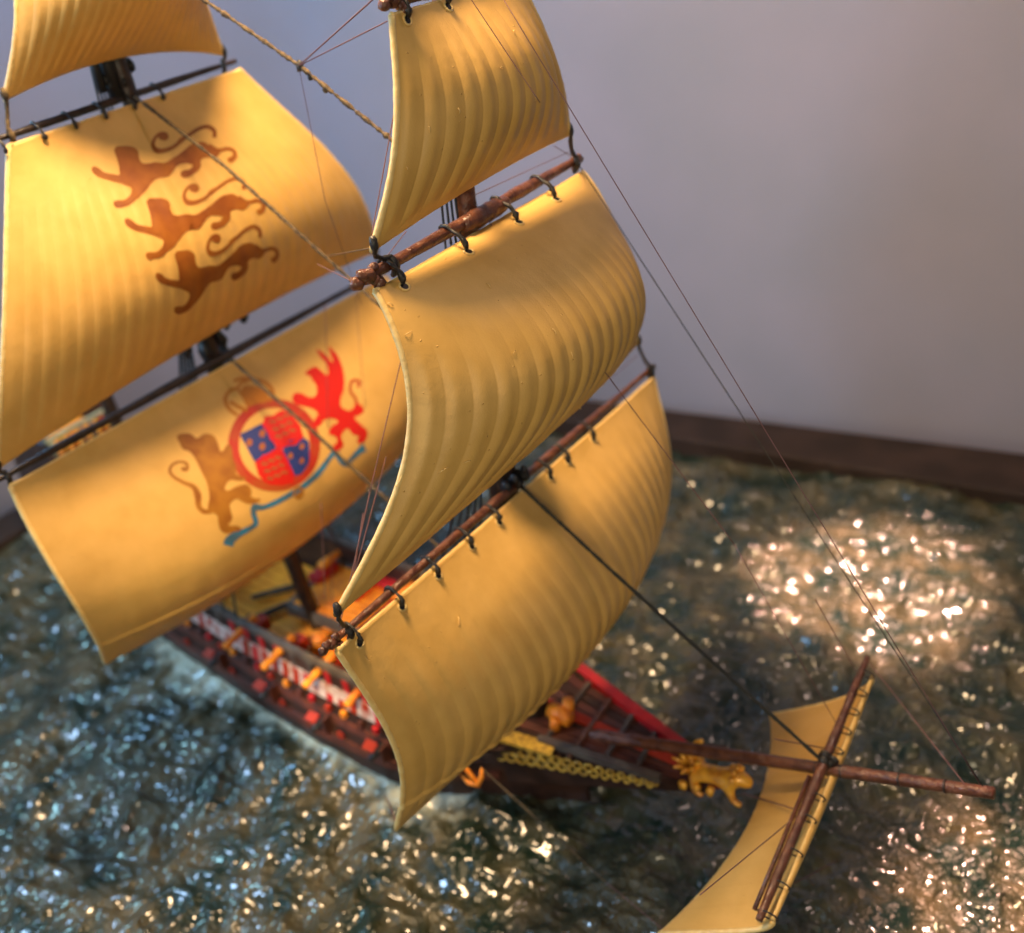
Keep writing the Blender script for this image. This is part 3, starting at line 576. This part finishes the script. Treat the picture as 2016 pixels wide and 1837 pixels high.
th(on(945, 1510, 1, -2.9), on(1192, 1736, 2, 1.2), .026, M_rope); th(on(1192, 1736, 2, 1.2), on(1330, 1850, 2, 1.2), .016)
th(on(1460, 1561, 1, 0), on(1580, 1598, 0, 9.4), .022); th(on(1570, 1605, 0, 9.3), on(1378, 1762, 0, 8.9), .016)
th(on(1562, 1740, 0, 9.7), on(1740, 1645, 0, 9.7), .016); th(on(1525, 1490, 0, 8), on(1620, 1515, 0, 9.4), .022); th(on(1525, 1455, 0, 8.5), on(1650, 1478, 0, 9.6), .018)
th(on0(1200, 1440), on0(1620, 1505), .018); th(on(1708, 1300, 0, 9.6), on(1900, 1545, 1, 0), .014); th(on(1605, 1180, 0, 9), on(1690, 1330, 0, 9.5), .012)
th(on(782, 1625, 0, .6), on(758, 1562, 2, .4), .02); th(on(1430, 1470, 1, .4), on(1240, 1452, 1, .4), .02)
# shrouds and ratlines of the foremast and mainmast (both sides)
def shrouds(mx, my, mz_, xs, yb, zb, r):
    for s in (-1, 1):
        ends = []
        for i, x in enumerate(xs):
            a = np.array([mx - .15 - .05 * i, my + s * .25, mz_]); b = np.array([x, hull_c(x) + s * yb, zb]); ends.append((a, b)); rope([a, b], r, M_shroud, 'shroud', n=10)
        for k in range(2, 15):
            t = k / 15; mb = MB(); mb.tube([lerp(*e, t) for e in ends], r * .55, 5); mb.build('ratline', M_shroud, ship)
shrouds(.0, 0, 14.6, (-.9, -1.7, -2.5, -3.3, -4.1), 2.85, 3.2, .05)
shrouds(-12.1, .1, 16.9, (-12.9, -13.8, -14.7, -15.6, -16.5), 3.0, 3.4, .05)
for i, dx in enumerate((-.42, -.25, -.1, .05)):
    rope([(.15 + dx, -.9 + .12 * i, 16.2), (.3 + dx * .3, -.3, 25)], .03, M_shroud, 'shroud', n=10)
    rope([(.15 + dx, .8 - .12 * i, 16.2), (.3 + dx * .3, .2, 25)], .03, M_shroud, 'shroud', n=10)
    rope([(-12.2 + dx, -1.1 + .12 * i, 18), (-12.1 + dx * .3, -.3, 28)], .035, M_shroud, 'shroud', n=10)

# ------------------------------------------------------------------ hull
def H(x, y, z): return np.array([x, y + hull_c(x), z])
def zrail(x): return float(np.interp(x, [-34, -27, -26.9, -19, -18.9, -4.6, -4.5, -.9, -.8, 1.6], [8.6, 8.0, 6.2, 5.7, 4.0, 3.9, 4.0, 4.0, 3.0, 3.0]))
xs = sorted(set(np.linspace(-34, 1.6, 70).tolist() + [-26.95, -18.95, -4.55, -.85]))
rows = []
for x in xs:
    w0, w1, zr = hbw(x), hbr(x), zrail(x)
    prof = [(w0 * .8, -1.2), (w0, 0), (w0 * 1.02, .8), (w0 * .98 + .0, 1.5), (lerp(w0, w1, .55).item(), 2.3), (w1 + .12, 3.0), (w1, min(zr, 4.0)), (w1 - .14 * max(zr - 4, 0) / 2, zr)]
    rows.append([H(x, -a, b) for a, b in prof] + [H(x, -prof[-1][0] + .16, zr), H(x, -prof[-1][0] + .16, 1.9), H(x, prof[-1][0] - .16, 1.9), H(x, prof[-1][0] - .16, zr)] + [H(x, a, b) for a, b in prof[::-1]])
rw = np.array(rows)
mb = MB(); k = rw.shape[1]; mb.add(rw.reshape(-1, 3).tolist(), [(i * k + j, i * k + j + 1, (i + 1) * k + j + 1, (i + 1) * k + j) for i in range(len(xs) - 1) for j in range(k - 1)] + [tuple(range(k)), tuple((len(xs) - 1) * k + j for j in range(k))[::-1]])
hull = mb.build('hull', M_hull, ship, False)
def band(name, m, x0, x1, z0, z1, out, parent=hull, side=-1, n=24, fz=None):
    """a strip standing proud of the hull side"""
    mb = MB(); X = np.linspace(x0, x1, n); V = []
    for x in X:
        for z in (z0, z1):
            zz = z + (fz(x) if fz else 0)
            w0, w1 = hbw(x), hbr(x); y = float(np.interp(zz, [0, .8, 1.5, 2.3, 3.0, 4.0], [w0, w0 * 1.02, w0 * .98, w0 * .45 + w1 * .55, w1 + .12, w1]))
            V += [H(x, side * (y + out), zz), H(x, side * (y - .05), zz)]
    Fc = []
    for i in range(n - 1):
        a = i * 4; b = a + 4; Fc += [(a, b, b + 2, a + 2), (a + 1, a + 3, b + 3, b + 1), (a, a + 1, b + 1, b), (a + 2, b + 2, b + 3, a + 3)]
    Fc += [(0, 2, 3, 1), (4 * n - 4, 4 * n - 3, 4 * n - 1, 4 * n - 2)]
    mb.add(V, Fc); return mb.build(name, m, parent, False)
for s in (-1, 1):
    band('wale', M_hull2, -30, -1, .95, 1.25, .12, side=s); band('wale', M_hull2, -30, -1, 1.75, 2.0, .10, side=s)
    band('cap_rail', M_grey, -18.8, -4.6, 3.86, 4.12, .16, side=s)
    band('painted_strake', M_white, -18.6, -4.7, 2.5, 3.15, .06, side=s)
    x = -17.8
    while x < -5.0:
        band('strake_check', M_redor if random.random() < .7 else M_red, x, x + .34, 2.52 if random.random() < .5 else 2.85, 3.13 if random.random() < .7 else 2.8, .085, side=s, n=3); x += .62
# gunports, lids and guns along the side
for s in (-1, 1):
    for i, x in enumerate((-14.6, -11.2, -8.1, -5.2, -2.9)):
        w0 = hbw(x); mb = MB(); c = H(x, s * (w0 + .0), 1.95); mb.box(c + np.array([0, s * .33, .18]), (.5, .36, .09), fy=(0, .93, s * -.36), fz=(0, s * .36, .93)); mb.build('gunport_lid', M_redor, hull, False)
        mb = MB(); mb.box(c + np.array([.42, s * .12, -.2]), (.10, .36, .7)); mb.build('lid_chain_plate', M_hull2, hull, False)
        mb = MB(); mb.box(c + np.array([0, -s * .1, -.35]), (.62, .3, .6)); mb.build('gunport', M_black, hull, False)
        mb = MB(); mb.tube([c + np.array([0, -s * .4, -.35]), c + np.array([0, s * .5, -.35])], [.16, .12], 10); mb.build('cannon', M_black, hull)
for i, (px, py) in enumerate(((530, 1303), (612, 1338), (694, 1375), (455, 1262))):
    c = on(px, py, 2, 3.45); c2 = c + np.array([0, .95, .12])
    cn = bpy.data.objects.new('cannon', None); sc.collection.objects.link(cn); cn.parent = ship
    mb = MB(); mb.tube([c + (c - c2) * .38, c + (c - c2) * .30, c, c2, c2 + (c2 - c) * .4], [.13, .15, .135, .19, .2], 12); mb.build('barrel', M_orange, cn)
    mb = MB(); mb.box(c2 + np.array([0, .35, -.45]), (.5, 1.0, .5)); mb.build('carriage', M_redor, cn, False)
    # the far-side twin
    x = c[0]; c = H(x, hbr(x) + .05, 3.45); c2 = c - np.array([0, .95, -.05])
    cn = bpy.data.objects.new('cannon', None); sc.collection.objects.link(cn); cn.parent = ship
    mb = MB(); mb.tube([c + (c - c2) * .3, c, c2, c2 + (c2 - c) * .4], [.14, .135, .19, .2], 12); mb.build('barrel', M_orange, cn)
    mb = MB(); mb.box(c2 + np.array([0, -.3, -.45]), (.6, 1.2, .55)); mb.build('carriage', M_red, cn, False)
# posts holding the cap rail
for s in (-1, 1):
    for x in np.arange(-18.2, -4.7, .95):
        mb = MB(); mb.box(H(x, s * (hbr(x) + .07), 3.5), (.22, .12, .72)); mb.build('rail_post', M_red if int(x * 10) % 3 else M_grey, hull, False)
for s in (-1, 1):
    for i, x in enumerate(np.arange(-17.5, -3.0, .82)):
        y = hbw(x) * .5 + hbr(x) * .5
        mb = MB(); mb.box(H(x + random.uniform(-.1, .1), s * (y + .16), 2.3 + .1 * (i % 2)), (.2, .16, .26)); mb.build('painted_knee', (M_redor, M_orange, M_hull2, M_red)[i % 4], hull, False)
    for i, x in enumerate(np.arange(-16.9, -3.2, 1.64)):
        mb = MB(); mb.torus(H(x, s * (hbw(x) * 1.02 + .03), 1.5), .13, .045, (0, 1, 0)); mb.build('port_ring', M_redor, hull)
# deck laid as planks
deck = bpy.data.objects.new('main_deck', None); sc.collection.objects.link(deck); deck.parent = ship
dy = .46; j = 0; y = -2.6
while y < 2.6:
    X = [x for x in np.linspace(-18.9, -4.6, 14) if abs(y + dy / 2) < hbr(x) - .15]
    if len(X) > 1:
        mb = MB(); z = 2.1 + random.uniform(-.012, .012)
        mb.hexa([H(X[0], y + .02, 1.95), H(X[-1], y + .02, 1.95), H(X[-1], y + dy - .02, 1.95), H(X[0], y + dy - .02, 1.95), H(X[0], y + .02, z), H(X[-1], y + .02, z), H(X[-1], y + dy - .02, z), H(X[0], y + dy - .02, z)])
        mb.build('deck_plank', M_deck, deck, False)
    y += dy
# grating hatch with a grey coaming
gh = bpy.data.objects.new('grating_hatch', None); sc.collection.objects.link(gh); gh.parent = ship
gc = H(-11.0, .55 + .35, 0); gx0, gx1, gy0, gy1 = -13.2, -9.2, -.45 + .9, 3.05 + .0
gy0 += 0; zt = 2.95
for i in range(9):
    y = .25 + i * .32; mb = MB(); mb.box((-10.9, y + .55, zt), (3.6, .2, .12)); mb.build('grating_bar', M_orange, gh, False)
for i in range(6):
    mb = MB(); mb.box((-12.5 + i * .64, 2.08, zt - .13), (.16, 2.9, .1)); mb.build('grating_bar', M_orange, gh, False)
for c, s_ in (((-10.9, .55, 2.75), (4.1, .2, .5)), ((-10.9, 3.6, 2.65), (4.1, .26, .9)), ((-12.95, 2.08, 2.72), (.2, 2.78, .46)), ((-8.85, 2.08, 2.72), (.2, 2.78, .46))):
    mb = MB(); mb.box(c, s_); mb.build('coaming', M_grey, gh, False)
mb = MB(); mb.box((-10.9, 2.08, 2.3), (3.8, 2.75, .45)); mb.build('hatch_base', M_deck, gh, False)
# things on deck: barrels, boat stocks, bitts, ropes
def barrel(c, r, h, m):
    o = bpy.data.objects.new('barrel', None); sc.collection.objects.link(o); o.parent = ship
    mb = MB(); z = np.linspace(0, h, 7); mb.tube([(c[0], c[1], c[2] + k) for k in z], [r * .82, r * .95, r, r * 1.02, r, r * .95, r * .82], 14); mb.build('cask_body', m, o)
    for k in (.2, .8):
        mb = MB(); mb.torus((c[0], c[1], c[2] + h * k), r * .97, .04, (0, 0.001, 1)); mb.build('hoop', M_black, o)
barrel((-8.3, -.45, 2.1), .42, 1.0, M_orange); barrel((-7.2, .2, 2.1), .38, .9, M_orange); barrel((-10.3, -.35, 2.1), .4, .9, M_orange); barrel((-6.6, -1.3, 2.1), .36, .8, M_deck)
for a, b, r, m in (((-10.8, -1.0, 2.4), (-9.2, .3, 2.5), .26, M_orange), ((-8.6, -1.3, 2.35), (-7.4, -.2, 2.4), .24, M_orange), ((-14.8, -1.4, 2.35), (-13.2, 1.6, 2.4), .16, M_yard_dark), ((-9.8, 1.0, 2.3), (-6.2, 1.9, 2.3), .2, M_yard), ((-13.6, 2.6, 2.4), (-15.4, .6, 2.4), .16, M_yard_dark), ((-12.8, -1.6, 2.35), (-11.6, -.6, 2.4), .22, M_yard)):
    spar('deck_spar', a, b, r, m, seed=int(abs(a[0]) * 3))
for c, sz, m in (((-10.2, -1.3, 2.5), (.5, .4, .8), M_grey), ((-8.0, -1.9, 2.6), (.3, .3, 1.1), M_blue), ((-6.3, -.6, 2.6), (.5, .5, 1.1), M_white), ((-7.1, -1.0, 2.4), (.6, .4, .6), M_blue), ((-13.4, -.9, 2.6), (.9, .5, 1.0), M_hull2), ((-9.3, 3.2, 2.7), (1.6, .5, 1.2), M_red), ((-12.4, -1.9, 2.5), (1.2, .3, .7), M_yard_dark), ((-5.7, 1.6, 2.8), (.8, 1.6, 1.4), M_orange)):
    mb = MB(); mb.box(c, sz); o = mb.build('deck_fitting', m, ship, False); bv = o.modifiers.new('b', 'BEVEL'); bv.width = .06; bv.segments = 2
# quarterdeck, poop and their railings behind the mainsail
for name, x0, x1, z, m in (('quarterdeck', -26.8, -18.9, 4.9, M_deck), ('poop_deck', -33.9, -26.9, 7.0, M_deck), ('forecastle_deck', -4.5, -.85, 3.45, M_deck)):
    mb = MB(); a0, a1 = hbr(x0) - .2, hbr(x1) - .2
    mb.hexa([H(x0, -a0, z - .15), H(x1, -a1, z - .15), H(x1, a1, z - .15), H(x0, a0, z - .15), H(x0, -a0, z), H(x1, -a1, z), H(x1, a1, z), H(x0, a0, z)]); mb.build(name, m, ship, False)
cols = [M_green, M_ygold, M_orange, M_white, M_blue, M_redor]
for (x, z0, n) in ((-19.0, 4.9, 9), (-26.9, 7.0, 7)):
    mb = MB(); hb = hbr(x) - .2; mb.box(H(x, 0, z0 + .95), (.2, 2 * hb, .16)); mb.build('breast_rail', M_green, ship, False)
    mb = MB(); mb.box(H(x + .06, 0, z0 - .9), (.16, 2 * hb, 1.8)); mb.build('bulkhead', M_hull2, ship, False)
    for i in range(n):
        mb = MB(); mb.tube([H(x, -hb + 2 * hb * (i + .5) / n, z0), H(x, -hb + 2 * hb * (i + .5) / n, z0 + .9)], .12, 8); mb.build('baluster', cols[i % 6], ship)
for i, (x, s, z) in enumerate([(x, s, z) for s in (-1, 1) for x, z in ((-20.5, 5.6), (-22, 5.8), (-23.5, 5.9), (-25, 6.1), (-28, 8.1), (-30, 8.3), (-32, 8.5))]):
    mb = MB(); mb.box(H(x, s * (hbr(x) - .2), z), (1.2, .32, .8)); mb.build('side_panel', cols[i % 6], hull, False)
# mizzen sail furled on its long yard
spar('mizzen_yard', (-27, -1.5, 8.5), (-19.5, 3.2, 15), .16, M_yard_dark, seed=41)

# ---- beakhead, forecastle bulkhead, figurehead
beak = bpy.data.objects.new('beakhead', None); sc.collection.objects.link(beak); beak.parent = ship
def hexbar(p0, p1, w, h, m, name, parent):
    p0 = np.array(p0, float); p1 = np.array(p1, float); d = p1 - p0; L = np.linalg.norm(d); d /= L; s = np.cross([0, 0, 1.], d); s /= np.linalg.norm(s); u = np.cross(d, s)
    mb = MB(); mb.box((p0 + p1) / 2, (L, w, h), d, s, u); return mb.build(name, m, parent, False)
NB, FB, TN, TF = on(985, 1462, 2, 3.05), on(1120, 1305, 2, 3.05), on(1385, 1560, 2, 3.0), on(1395, 1505, 2, 3.0)
mb = MB(); low = np.array([0, 0, -1.9]); tip = on(1420, 1545, 2, 2.9)
mb.add([NB, FB, TF, TN, NB + low, FB + low, lerp(TF, TN, .5) + low * .35, lerp(NB, FB, .5) + low * 1.5], [(0, 3, 2, 1), (0, 4, 6, 3), (1, 2, 6, 5), (3, 6, 2), (4, 7, 6), (7, 5, 6)]); mb.build('beak_side', M_hull, beak, False)
for i in range(8):                               # floor boards
    t0, t1 = i / 8 + .01, (i + 1) / 8 - .01; up = np.array([0, 0, .05])
    a, b = lerp(NB, FB, .08 + .84 * t0), lerp(NB, FB, .08 + .84 * t1); c, d = lerp(TN, TF, t1), lerp(TN, TF, t0)
    mb = MB(); mb.hexa([a, d, c, b, a + up, d + up, c + up, b + up]); mb.build('floor_board', M_hull2 if i % 3 else M_hull, beak, False)
hexbar(FB + [0, -.05, .12], TF + [-.5, 0, .1], .34, .42, M_red, 'side_rail', beak)
hexbar(FB + [0, .25, -.1], TF + [-.6, .15, .0], .3, .3, M_grey, 'side_rail', beak)
hexbar(on(1060, 1455, 2, 3.3), on(1300, 1533, 2, 3.2), .22, .26, M_grey, 'side_rail', beak)
hexbar(on(990, 1448, 2, 3.4), on(1090, 1478, 2, 3.2), .5, .12, M_ygold, 'side_rail', beak)
L0, L1 = on(985, 1478, 2, 2.6), on(1290, 1545, 2, 2.75)
rg = np.random.default_rng(3)
for i in range(30):                              # gilded openwork
    t = i / 29; c = lerp(L0, L1, t); h = .34 * (1 - .62 * t); mb = MB()
    mb.torus(c + np.array([0, 0, h * .45 * (1 if i % 2 else -1)]), h * .62, .06 - .02 * t, (0.15, -1, .25), n=12, m=6); mb.build('gilded_scroll', M_ygold, beak)
for s in (-1, 1): hexbar(L0 + np.array([0, .08, s * .36]), L1 + np.array([0, .08, s * .17]), .06, .09, M_black, 'frieze_moulding', beak)
hexbar(lerp(NB, FB, .5) + [0, 0, .1], tip + [0, 0, .05], .35, .16, M_redor, 'centre_timber', beak)
for t in (.2, .36, .52, .68):
    hexbar(lerp(NB, TN, t) + [0, 0, .12], lerp(FB, TF, t) + [0, 0, .12], .14, .14, M_grey if t != .36 else M_yard, 'beam', beak)
mb = MB(); k0 = on(1108, 1425, 2, 3.1); mb.tube([k0 + [-.5, .1, .35], k0 + [-.1, .05, .35], k0 + [.35, -.05, .35]], [.26, .32, .24], 12, wob=.06); mb.tube([k0 + [0, .35, 0], k0 + [.05, .4, .75]], [.22, .2], 8, wob=.05); mb.tube([k0 + [-.1, -.3, 0], k0 + [-.05, -.35, .5]], [.2, .16], 8, wob=.05); mb.build('knighthead', M_orange, beak)
mb = MB(); mb.box(H(-.82, 0, 2.9), (.14, 3.6, 1.3)); mb.build('forecastle_bulkhead', M_redor, ship, False)
for i in range(7):
    mb = MB(); mb.tube([H(-.72, -1.6 + .53 * i, 2.6), H(-.72, -1.6 + .53 * i, 3.5)], .09, 8); mb.build('baluster', cols[i % 3], ship)
# lion figurehead: one continuous skinned body, four legs, mane, muzzle, tail
def skinned(name, verts, edges, rad, m, parent):
    me = bpy.data.meshes.new(name); me.from_pydata([tuple(v) for v in verts], edges, []); o = bpy.data.objects.new(name, me); sc.collection.objects.link(o); o.parent = parent; me.materials.append(m)
    sk = o.modifiers.new('s', 'SKIN'); sk.use_smooth_shade = True
    for i, r in enumerate(rad): me.skin_vertices[0].data[i].radius = (r, r)
    me.skin_vertices[0].data[0].use_root = True
    o.modifiers.new('d', 'SUBSURF').levels = 1; o.modifiers['d'].render_levels = 2; return o
f0 = on(1385, 1525, 2, 3.35); fh = on(1450, 1528, 2, 3.85); ax = fh - f0; ax[2] = 0; ax /= np.linalg.norm(ax); sd = np.array([-ax[1], ax[0], 0]); up = np.array([0, 0, 1.])
def L(a, b, c): return f0 + ax * a + sd * b + up * c
fv = [L(0, 0, .1), L(.45, 0, .18), L(.85, 0, .3), L(1.1, 0, .48), L(1.38, 0, .42), L(1.58, 0, .36),
      L(-.25, .25, -.05), L(-.1, .36, -.42), L(.15, .36, -.5), L(-.25, -.25, -.05), L(-.1, -.36, -.42), L(.15, -.36, -.5),
      L(.95, .3, .12), L(1.15, .4, -.15), L(1.4, .4, -.2), L(.95, -.3, .12), L(1.15, -.4, -.15), L(1.4, -.4, -.2),
      L(-.35, 0, .2), L(-.5, .15, .6), L(-.35, .3, .95), L(-.1, .3, 1.1)]
fe = [(0, 1), (1, 2), (2, 3), (3, 4), (4, 5), (0, 6), (6, 7), (7, 8), (0, 9), (9, 10), (10, 11), (2, 12), (12, 13), (13, 14), (2, 15), (15, 16), (16, 17), (0, 18), (18, 19), (19, 20), (20, 21)]
figure = skinned('figurehead', fv, fe, [.25, .24, .30, .32, .22, .13, .17, .12, .1, .17, .12, .1, .15, .11, .1, .15, .11, .1, .1, .07, .07, .11], M_gold, ship)
mb = MB()
for i in range(22):
    th_ = rg.uniform(0, 2 * math.pi); ra = rg.uniform(.2, .36); mb.blob(L(1.0 + rg.uniform(-.18, .12), ra * math.cos(th_), .42 + ra * math.sin(th_)), rg.uniform(.08, .14), seed=i, wob=.15)
mb.build('mane', M_gold, figure)
for s in (-1, 1):
    mb = MB(); mb.blob(L(1.18, s * .17, .72), .08, seed=s + 5, wob=.05); mb.build('ear', M_gold, figure)
for i in range(9):                                # spiky gilded carving round the lion
    th_ = 2 * math.pi * i / 9; p0 = L(-.45 + .12 * math.cos(th_), .15 * math.sin(th_), .1); p1 = L(-.5 + .75 * math.cos(th_) * .6, .62 * math.sin(th_), .25 + .35 * rg.random())
    mb = MB(); mb.tube([p0, lerp(p0, p1, .5) + up * .1, p1], [.11, .09, .02], 7, wob=.08, seed=i); mb.build('gilded_spike', M_gold, beak)
for i in range(6):
    mb = MB(); mb.blob(L(-.7 + .22 * i, .42 * (-1) ** i, -.2 + rg.uniform(-.1, .2)), rg.uniform(.13, .2), seed=40 + i, wob=.2); mb.build('scroll_leaf', M_gold, beak)
# anchor with stock hanging at the near bow
an = bpy.data.objects.new('anchor', None); sc.collection.objects.link(an); an.parent = ship
ac = on(925, 1520, 1, -3.1)
mb = MB(); mb.tube([ac + [-.3, 0, .3], ac + [.35, -.1, -.3]], .08, 8); mb.build('anchor_shank', M_orange, an)
mb = MB(); mb.tube([ac + [-.3, -.1, -.22], ac + [0, -.15, -.35], ac + [.35, -.1, -.3], ac + [.48, 0, .03], ac + [.45, .1, .3]], [.05, .09, .1, .09, .04], 8); mb.build('anchor_arm', M_orange, an)
mb = MB(); mb.box(ac + [-.3, 0, .3], (.3, .7, .3)); mb.build('anchor_stock', M_orange, an, False)
